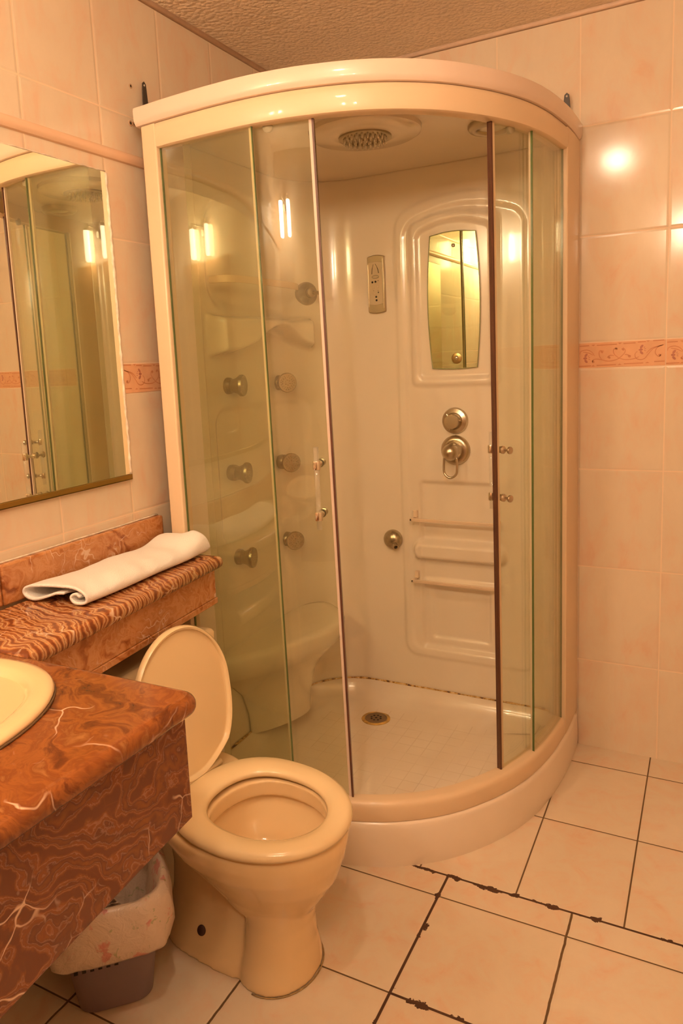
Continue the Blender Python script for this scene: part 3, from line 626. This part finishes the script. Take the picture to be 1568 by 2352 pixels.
# moulded shelf floor under the rail and corner seat
so_ = crom([(.050, -.80, 0), (.115, -.76, 0), (.175, -.67, 0), (.235, -.55, 0), (.275, -.42, 0), (.285, -.33, 0), (.262, -.24, 0), (.20, -.17, 0), (.13, -.13, 0), (.08, -.17, 0), (.055, -.26, 0), (.05, -.5, 0)], 6, True)
cc = Vector((.07, -.42, 0))
link('corner_seat', loftm([[Vector((cc.x+(v.x-cc.x)*k, cc.y+(v.y-cc.y)*k, z)) for v in so_] for z, k in ((.125, .45), (.20, .47), (.28, .55), (.33, .68), (.37, .86), (.395, .955), (.42, .99), (.445, 1.0), (.455, .985), (.460, .95), (.461, .85))]), ACR, cb, auto=70)
# fixing brackets on top of the cabin
def bracket(cx, cy, ax):
    pr = [(-.014, 0), (.014, 0), (.009, .075), (.007, .092), (0, .098), (-.007, .092), (-.009, .075)]
    if ax == 0: l = [[Vector((cx+d, cy+a, 2.071+b)) for a, b in pr] for d in (0, .003)]
    else: l = [[Vector((cx+a, cy+d, 2.071+b)) for a, b in pr] for d in (0, -.003)]
    o = link('mounting_bracket', loftm(l), BLK, cb, bevel=.0008)
    link('screw_hole', lathem([(.003, 0), (.003, .0008)], (cx+.003, cy, 2.158) if ax == 0 else (cx, cy-.003, 2.158), (1, 0, 0) if ax == 0 else (0, -1, 0), 12), SIL, o)
bracket(.012, -.845, 0); bracket(1.0, -.018, 1)

# ------------------------------------------------------------------ wall mirror
wm = thing('wall_mirror', 'large frameless wall mirror above the stone backsplash with brass bottom channel', 'mirror', (0, -1.4, 1.085))
link('mirror_glass', boxm(.0005, .007, -1.80, -1.021, 1.090, 1.897), MIR, wm, smooth=False)
link('bottom_channel', joinm(boxm(.0, .013, -1.80, -1.019, 1.080, 1.083), boxm(.0095, .013, -1.80, -1.019, 1.080, 1.0945)), GOLD, wm, bevel=.0008)
ys = [1.095+k*.8/70 for k in range(71)]
link('side_sealant', tubem([(.006+random.random()*.002, -1.0185+random.uniform(-.0012, .0012), z) for z in ys], [.0026+random.random()*.0020 for _ in ys], 7), SIL, wm)
ys = [-1.8+k*.78/70 for k in range(71)]
link('top_sealant', tubem([(.005+random.random()*.001, y, 1.899+random.uniform(-.0010, .0010)) for y in ys], [.0009+random.random()*.0014 for _ in ys], 7), SIL, wm)
# wall plugs beside the cabin
for i, (y, z, r_, lab) in enumerate(((-.886, 2.148, .0045, 'small empty screw hole in the wall tile, the upper one left of the cabin'), (-.898, 2.049, .0058, 'beige wall plug in the tile, the further of two beside the cabin cap'), (-.884, 2.050, .0045, 'screw hole in the wall tile touching the left end of the cabin cap'))):
    o = link('wall_plug', joinm(lathem([(r_*1.35, 0), (r_*1.3, .0015), (r_*.8, .0022), (r_*.7, .0012)], (0.0, y, z), (1, 0, 0), 18)), pm('plug_plastic', (.62, .38, .22), .5, var=.3, scale=200), None)
    link('plug_hole', lathem([(r_*.72, .0008), (r_*.7, .0014), (0, .0014)], (0, y, z), (1, 0, 0), 16), HOLE, o); tag(o, lab, 'wall plug', 'screw holes in the left wall')

# ------------------------------------------------------------------ stone counter
ct = thing('stone_counter', 'polished orange and brown stone counter with a narrow ledge running over the toilet', 'counter', (.3, -1.7, .60))
ZT = .862
def nosed(poly, z1, th, r, mat, name, seg=6):
    # poly: outline (CCW); rounded nose all round
    n = len(poly); c = Vector((sum(p[0] for p in poly)/n, sum(p[1] for p in poly)/n, 0)); L_ = []
    def inset(d):
        out = []
        for i in range(n):
            a, b, e = Vector(poly[i-1]), Vector(poly[i]), Vector(poly[(i+1) % n]); t1 = (b-a).normalized(); t2 = (e-b).normalized()
            n1 = Vector((-t1.y, t1.x)); n2 = Vector((-t2.y, t2.x)); m = (n1+n2)/max(.25, 1+n1.dot(n2)); out.append(b+m*d)
        return out
    for k in range(seg*2+1):
        a = -math.pi/2+math.pi*k/(seg*2); L_.append([Vector((p.x, p.y, z1-th/2+math.sin(a)*th/2)) for p in inset(r*(1-math.cos(a)))])
    return link(name, loftm(L_), mat, ct, auto=40)
# main worktop (rounded corner at its free end)
cor = [(.712-.03+.03*math.cos(a), -1.660-.03+.03*math.sin(a)) for a in [k*math.pi/12 for k in range(7)]]
slab_poly = [(.003, -2.73), (.712, -2.73)]+cor+[(.312, -1.664), (.003, -1.664)]
wt = nosed(slab_poly, ZT, .036, .018, STONE_T, 'worktop')
nosed([(.0225, -1.6658), (.309, -1.6658), (.251, -.952), (.246, -.945), (.238, -.942), (.0225, -.942)], ZT, .034, .016, STONE_L, 'ledge_slab')
# aprons
ap = [(.672, -2.73), (.672, -1.695), (.655, -1.690)]
def apron_bottom(y): return .636 if y > -1.70 else .636-(-1.70-y)*.095
link('front_apron', loftm([[Vector((x, y, apron_bottom(y))), Vector((x, y, .828)), Vector((x-.022, y, .828)), Vector((x-.022, y, apron_bottom(y)))] for x, y in ((.681, -1.672), (.681, -1.80), (.681, -2.0), (.681, -2.3), (.681, -2.73))]), STONE_A, ct, bevel=.002)
link('end_apron', boxm(.305, .658, -1.695, -1.673, .636, .828), STONE_A, ct, bevel=.002)
def prism(poly, z0, z1): return loftm([[Vector((x, y, z0)) for x, y in poly], [Vector((x, y, z1)) for x, y in poly]])
link('ledge_apron', prism([(.285, -1.667), (.2275, -.960), (.2075, -.960), (.265, -1.667)], .745, .829), STONE_B, ct, bevel=.002)
link('ledge_apron_foot', prism([(.2865, -1.667), (.2300, -.957), (.2075, -.957), (.265, -1.667)], .728, .7445), STONE_B, ct, bevel=.002)
link('ledge_apron', prism([(.2070, -.960), (.2070, -.978), (.003, -.978), (.003, -.960)], .728, .829), STONE_B, ct, bevel=.002)
link('backsplash', boxm(.002, .022, -1.482, -.916, .862, .957), STONE_B, ct, bevel=.005)
link('backsplash', boxm(.002, .022, -2.73, -1.484, .862, .957), STONE_B, ct, bevel=.005)
link('backsplash_sealant', tubem([(.004, -2.73+1.81*k/50, .9585+random.uniform(-.0006, .0006)) for k in range(51)], .0025, 6), SIL, ct)
# ------------------------------------------------------------------ wash basin
bx, by = .345, -1.985
def ell(rx, ry, z, n=72, p=2.25, c=(bx, by)):
    out = []
    for k in range(n):
        t = 2*math.pi*k/n; cs, sn = math.cos(t), math.sin(t); out.append(Vector((c[0]+rx*abs(cs)**(2/p)*(1 if cs >= 0 else -1), c[1]+ry*abs(sn)**(2/p)*(1 if sn >= 0 else -1), z)))
    return out
BAS = [(.205, .265, .8625), (.215, .275, .864), (.2165, .2765, .870), (.213, .273, .8745), (.203, .263, .877), (.185, .245, .876), (.176, .236, .872), (.168, .228, .860), (.150, .205, .82), (.11, .15, .775), (.05, .06, .755), (.02, .02, .752)]
cutter = link('cutter', loftm([ell(.208, .268, .80), ell(.208, .268, .90)]), CER, ct)
bm_ = wt.modifiers.new('hole', 'BOOLEAN'); bm_.operation = 'DIFFERENCE'; bm_.object = cutter; bm_.solver = 'EXACT'
bpy.context.view_layer.update(); dg = bpy.context.evaluated_depsgraph_get(); nm_ = bpy.data.meshes.new_from_object(wt.evaluated_get(dg))
wt.modifiers.clear(); wt.data = nm_
for p_ in nm_.polygons: p_.use_smooth = abs(p_.normal.z) < .985
bpy.data.objects.remove(cutter)
bs = link('wash_basin', loftm([ell(a, b, z) for a, b, z in BAS]), CER, None, auto=70)
tag(bs, 'cream oval wash basin set into the stone counter', 'wash basin')
link('basin_joint', tubem(ell(.2165, .2765, .8638), .0022, 6, closed=True), pm('dirty_joint', (.16, .09, .04), .6), bs)

# ------------------------------------------------------------------ toilet
TO = Vector((.362, -1.252, 0)); TA = math.radians(-6)
def tl(x, y, z=0): return Vector((TO.x+x*math.cos(TA)-y*math.sin(TA), TO.y+x*math.sin(TA)+y*math.cos(TA), z*.957))
toi = thing('toilet', 'beige ceramic close-coupled toilet with its lid raised, beside the shower cabin', 'toilet', (.5, -1.265, 0))
def egg(x0, x1, hw, z, n=64, sq=.0, back=.85):
    # egg outline in toilet frame: x0 back, x1 front
    cx = x0+(x1-x0)*.48; out = []
    for k in range(n):
        t = 2*math.pi*k/n; c, s = math.cos(t), math.sin(t)
        if c >= 0: x = cx+(x1-cx)*c; y = hw*s
        else:
            e = .78; x = cx-(cx-x0)*abs(c)**e; y = hw*s*1.0
            y = hw*(abs(s)**(.9))*(1 if s >= 0 else -1)
        out.append(tl(x, y, z))
    return out
bowl = loftm([egg(.10, .30, .075, .16), egg(.06, .335, .10, .21), egg(.01, .372, .135, .27), egg(-.03, .388, .166, .32), egg(-.06, .395, .178, .355), egg(-.07, .395, .180, .378), egg(-.068, .391, .177, .386), egg(-.055, .375, .165, .388),
      egg(.075, .342, .120, .388), egg(.074, .344, .122, .380), egg(.074, .344, .122, .352), egg(.073, .345, .123, .345), egg(.062, .357, .136, .341), egg(.062, .356, .135, .330), egg(.075, .338, .118, .290), egg(.10, .30, .088, .245), egg(.14, .26, .050, .218)])
# pedestal
ped = loftm([egg(.135, .310, .108, .0), egg(.138, .308, .104, .03), egg(.150, .302, .092, .08), egg(.155, .304, .084, .14), egg(.150, .312, .084, .18), egg(.14, .318, .088, .200)])
def rb(x0, x1, hw, z, n=64):
    out = []
    for k in range(n):
        t = 2*math.pi*k/n; c, s = math.cos(t), math.sin(t); p = 3.2
        out.append(tl((x0+x1)/2+(x1-x0)/2*abs(c)**(2/p)*(1 if c >= 0 else -1), hw*abs(s)**(2/p)*(1 if s >= 0 else -1), z))
    return out
trap = loftm([rb(-.10, .22, .105, .0), rb(-.10, .22, .103, .02), rb(-.095, .22, .090, .06), rb(-.09, .21, .066, .12), rb(-.09, .20, .056, .18), rb(-.09, .14, .060, .23), rb(-.1, .06, .085, .29), rb(-.13, .04, .12, .33)])
deck = loftm([rb(-.20, .03, .10, .30), rb(-.26, .05, .15, .345), rb(-.27, .06, .165, .375), rb(-.265, .06, .16, .386)])
for m_ in (ped, trap, deck): pass
body = link('toilet_bowl', joinm(bowl, ped, trap, deck), CER, toi)
rm = body.modifiers.new('r', 'REMESH'); rm.mode = 'VOXEL'; rm.voxel_size = .0042; rm.use_smooth_shade = True
s_ = body.modifiers.new('s', 'SMOOTH'); s_.factor = .5; s_.iterations = 9
# seat ring
def ring_loft(outer, inner):
    pass
seat = loftm([egg(.062, .352, .122, .396), egg(.058, .356, .126, .394), egg(.0, .390, .168, .392), egg(-.010, .402, .178, .394), egg(-.012, .404, .181, .402), egg(-.010, .402, .179, .410), egg(.0, .392, .170, .416), egg(.03, .375, .150, .4175), egg(.055, .360, .131, .416), egg(.065, .350, .121, .411), egg(.068, .346, .118, .403), egg(.062, .352, .122, .396)], False, False)
st = link('toilet_seat', seat, SEATM, toi, auto=80)
for x, y in ((.30, .13), (.30, -.13), (.02, .13), (.02, -.13)): link('seat_buffer', lathem([(.006, 0), (.006, .006)], tl(x, y, .3875), (0, 0, 1), 12), pm('rubber', (.5, .4, .25), .7), st)
link('seat_hinge', joinm(tubem([tl(-.012, .085, .412), tl(-.012, -.085, .412)], .0085, 14), lathem([(.013, 0), (.012, .02)], tl(-.03, .075, .387), (0, 0, 1), 16), lathem([(.013, 0), (.012, .02)], tl(-.03, -.075, .387), (0, 0, 1), 16)), SEATM, toi)
# raised lid: local plane (y across, h up), slightly leaning back
def lidpt(h, y, t): # h 0..1 along the lid
    ang = math.radians(96.5); x = -.014+math.cos(ang)*h-math.sin(ang)*t*-1; z = .412+math.sin(ang)*h+math.cos(ang)*-t*-1
    return tl(x, y, z)
LWID = .155
def lid_outline(s, n=64):
    out = []; Lh = .392; c = .215
    for k in range(n):
        t = 2*math.pi*k/n; cy, sy = math.cos(t), math.sin(t)
        if cy >= 0: h = c+(Lh-c)*cy*s; y = LWID*sy*s
        else:
            h = c-(c-.004)*abs(cy)**.75*(s*.5+.5); y = sy*(LWID*s) if abs(sy) > .55 else sy*LWID*s
            y = (LWID*s)*(abs(sy)**.75)*(1 if sy > 0 else -1); y = y if h > .05 else y*(.62+.38*h/.05)
        out.append((h, y))
    return out
LL = []
for s, t in ((.90, .002), (.925, .0015), (.945, .003), (.955, .011), (.985, .013), (1.0, .010), (1.0, .002), (.99, -.003), (.93, -.006), (.5, -.008)):
    LL.append([lidpt(h, y, t) for h, y in lid_outline(s)])
link('toilet_lid', loftm(LL), SEATM, toi, auto=50)
# cistern under the ledge
link('cistern', loftm([[Vector((x, y, z)) for x, y in ((.01+i, -1.455+i), (.215-i, -1.455+i), (.215-i, -.995-i), (.01+i, -.995-i))] for z, i in ((.375, .02), (.40, .012), (.62, 0))]), CER, toi, bevel=.015, seg=4)
link('cistern_lid', loftm([[Vector((x, y, z)) for x, y in ((.006+i, -1.468+i), (.232-i, -1.468+i), (.232-i, -.982-i), (.006+i, -.982-i))] for z, i in ((.622, .004), (.63, 0), (.655, 0), (.666, .006))]), CER, toi, bevel=.008, seg=4)
# fixing hole in the pedestal side and grime line at its foot
link('fixing_hole', lathem([(.012, 0), (.011, .002), (0, .0025)], tl(.052, -.0865, .073), (0, -1, .45), 20), pm('rust_hole', (.06, .02, .01), .6), toi)
link('foot_sealant', tubem([v+Vector((0, 0, .002)) for v in egg(.13, .312, .1095, 0, 48)[36:]+egg(.13, .312, .1095, 0, 48)[:13]], .0018, 6), pm('foot_grime', (.40, .26, .10), .6, var=.3, scale=60), toi)

# ------------------------------------------------------------------ waste bin
bc = Vector((.262, -1.484, 0)); wb = thing('waste_bin', 'grey plastic waste bin with flowered liner bag under the stone counter', 'waste bin', bc)
def rsq(h, z, r=.35, n=64, rot=math.radians(45), c=bc, wob=0, seed=0):
    out = []; p = 4.2
    for k in range(n):
        t = 2*math.pi*k/n; cs, sn = math.cos(t), math.sin(t)
        x = h*abs(cs)**(2/p)*(1 if cs >= 0 else -1); y = h*abs(sn)**(2/p)*(1 if sn >= 0 else -1)
        f = 1+wob*(math.sin(5*t+seed)+.6*math.sin(9*t+2*seed+1)+.5*math.sin(16*t+seed*3))
        x *= f; y *= f; out.append(Vector((c.x+x*math.cos(rot)-y*math.sin(rot), c.y+x*math.sin(rot)+y*math.cos(rot), z+wob*.12*math.sin(4*t+seed))))
    return out
BINM = pm('grey_plastic', (.30, .22, .24), .45, var=.05)
link('bin_body', loftm([rsq(.076, .002), rsq(.082, .006), rsq(.116, .26), rsq(.120, .262), rsq(.120, .268), rsq(.113, .268), rsq(.080, .010)], True, True), BINM, wb, auto=60)
sl_ = []
for k in range(6):   # slots on the camera-facing side
    a = rsq(.1063, .163, n=64); 
    e = Vector((math.cos(math.radians(-45)), math.sin(math.radians(-45)), 0)); tdir = Vector((e.y*-1, e.x, 0))
    pz_ = bc+e*.1055+tdir*(-.075+.0165*k); 
    q0 = [pz_+tdir*a_+e*b_+Vector((0, 0, z)) for z in (.128, .152) for a_, b_ in ((-.004, -.002), (.004, -.002), (.004, .002), (-.004, .002))]
    sl_.append(mesh(q0, [(0, 1, 2, 3), (4, 5, 6, 7), (0, 1, 5, 4), (1, 2, 6, 5), (2, 3, 7, 6), (3, 0, 4, 7)]))
link('bin_slots', joinm(*sl_), HOLE, wb, smooth=False)
def liner_mat():
    m = bpy.data.materials.new('flowered_film'); m.use_nodes = True; nt = m.node_tree; b = nt.nodes['Principled BSDF']; q = N(nt); tc = nn(nt, 'ShaderNodeTexCoord'); v = tc.outputs['Object']
    base = (.80, .64, .52)
    f1 = q.ramp(q.noise(v, 24, 3, .6), [(.60, 0.0), (.66, 1.0)]); f2 = q.ramp(q.noise(v, 37, 3, .6, 1.), [(.63, 0.0), (.68, 1.0)])
    c = q.mixc(q.m('MULTIPLY', f1, .75), base, (.70, .22, .20)); c = q.mixc(q.m('MULTIPLY', f2, .6), c, (.34, .38, .14))
    nt.links.new(c, b.inputs['Base Color']); b.inputs['Roughness'].default_value = .28; b.inputs['Transmission Weight'].default_value = .0; b.inputs['Alpha'].default_value = 1
    bp_ = nn(nt, 'ShaderNodeBump'); bp_.inputs['Strength'].default_value = .7; bp_.inputs['Distance'].default_value = .006; nt.links.new(q.noise(v, 22, 4, .6, 1.5), bp_.inputs['Height']); nt.links.new(bp_.outputs[0], b.inputs['Normal']); return m
LN = [rsq(.128, .150, wob=.016, seed=1), rsq(.134, .158, wob=.016, seed=1), rsq(.137, .18, wob=.02, seed=2), rsq(.138, .205, wob=.022, seed=2.5), rsq(.136, .235, wob=.02, seed=3), rsq(.131, .262, wob=.014, seed=3), rsq(.1235, .274, wob=.012, seed=3.2), rsq(.114, .272, wob=.012, seed=3.4), rsq(.104, .25, wob=.03, seed=4), rsq(.092, .19, wob=.06, seed=4.6), rsq(.075, .12, wob=.10, seed=5.5), rsq(.04, .085, wob=.15, seed=6), rsq(.004, .08)]
link('bin_liner', loftm(LN, False, True), liner_mat(), wb, solid=.0012)
# crumpled folds standing in the bag
fl = []
for k in range(3):
    a0 = Vector((bc.x-.03+.03*k, bc.y+.03-.03*k, 0)); V = []; 
    for i in range(9):
        for j in range(7):
            V.append(a0+Vector(((i-4)*.010, .010*math.sin(i*1.7+k*2+j*.6)+.01*math.cos(j*1.3+k)+0, .10+j*.018+.012*math.sin(i*.9+k)))+Vector((0, .004*j*(k-1), 0)))
    fl.append(mesh(V, [(i*7+j, (i+1)*7+j, (i+1)*7+j+1, i*7+j+1) for i in range(8) for j in range(6)]))
link('liner_fold', joinm(*fl), bpy.data.materials['flowered_film'], wb, solid=.001, sub=1)

# ------------------------------------------------------------------ towel
def towel():
    sec = crom([(.100, .019, 0), (.078, .017, 0), (.055, .010, 0), (.028, .0035, 0), (.008, .0065, 0), (.0005, .0165, 0), (.012, .0265, 0), (.050, .030, 0), (.092, .031, 0), (.128, .0295, 0), (.150, .020, 0), (.1515, .008, 0), (.138, .0030, 0), (.121, .0045, 0), (.116, .014, 0), (.127, .0195, 0), (.137, .015, 0)], 5)
    yA, yB_ = -1.430, -.958; n = 70; loops = []
    for k in range(n+1):
        f = k/n; y = yA+(yB_-yA)*f
        xo = .037+.004*f; wsc = 1.17-.12*f; fl_ = 1.25-.15*sm(0, .15, f)+.55*sm(.80, .97, f)
        L_ = []
        for p in sec:
            u = p.x; z = p.y*fl_
            bump = .0012*math.sin(y*95+u*40)*(1 if u > .1 else .35)+.0018*math.sin(y*31+u*25)
            top = sm(.012, .022, p.y)
            yy = y+(.020*(u/.15-.5) if f < .05 else 0)*(1-f/.05)
            L_.append(Vector((xo+u*wsc+.0015*math.sin(y*23), yy, ZT+.0035+max(0, z+bump*top+.012*sm(.78, 1, f)*sm(.07, .12, u)*top))))
        loops.append(L_)
    V = [v for l in loops for v in l]; m_ = len(sec)
    F = [(i*m_+j, (i+1)*m_+j, (i+1)*m_+j+1, i*m_+j+1) for i in range(n) for j in range(m_-1)]
    # rounded far end: fold the layers closed
    for r_ in range(1, 5):
        a = r_/4*math.pi/2
        base = loops[-1]; zc = ZT+.020
        V += [Vector((v.x, v.y+.016*math.sin(a), zc+(v.z-zc)*math.cos(a)*1.0)) for v in base]
        o = (n+r_)*m_
        F += [(o-m_+j, o+j, o+j+1, o-m_+j+1) for j in range(m_-1)]
    me = bpy.data.meshes.new('m'); me.from_pydata([tuple(v) for v in V], [], F); me.update()
    return link('towel', me, TOW, None, solid=.0055)
tag(towel(), 'folded white terry hand towel lying on the stone ledge', 'towel')

# ------------------------------------------------------------------ lamps
def wall_lamp(cx, z, xs, label):
    wl = thing('wall_lamp', label, 'lamp', (cx, RY, z), 'twin tube wall lamps on the front wall')
    link('wall_plate', lathem([(.05, .0), (.05, .012), (.044, .018), (0, .019)], (cx, RY, z+.06), (0, 1, 0), 36), CHR, wl)
    for x in xs:
        link('lamp_arm', tubem(crom([(cx, RY+.015, z+.06), ((cx+x)/2, RY+.05, z+.075), (x, RY+.085, z+.09), (x, RY+.085, z+.075)], 6), .006, 12), CHR, wl)
        link('lamp_cap', lathem([(.018, 0), (.024, -.006), (.024, -.022)], (x, RY+.085, z+.078), (0, 0, 1), 28), CHR, wl)
        link('glass_tube', lathem([(.0, -.021), (.026, -.0215), (.0275, -.026), (.0275, -.175), (.025, -.184), (.013, -.190), (0, -.191)], (x, RY+.085, z+.078), (0, 0, 1), 28), EM, wl)
EM = emit_mat('lit_frosted_tube', LAMP, TUBE_E)
wall_lamp(.17, 2.09, (.10, .24), 'twin tube wall lamp near the left corner of the front wall')
wall_lamp(1.36, 2.10, (1.24, 1.48), 'twin tube wall lamp above the door, reflected in the big mirror')
cl = thing('ceiling_lamp', 'small round opal ceiling lamp in front of the shower cabin', 'lamp', (.94, -1.86, 2.4))
link('lamp_base', lathem([(.065, 0), (.065, -.02)], (.94, -1.86, 2.399), (0, 0, 1), 36), CHR, cl)
link('opal_dome', lathem([(.055, -.021), (.056, -.03), (.048, -.05), (.03, -.064), (0, -.069)], (.94, -1.86, 2.399), (0, 0, 1), 36), emit_mat('lit_opal', LAMP, DOME_E), cl)
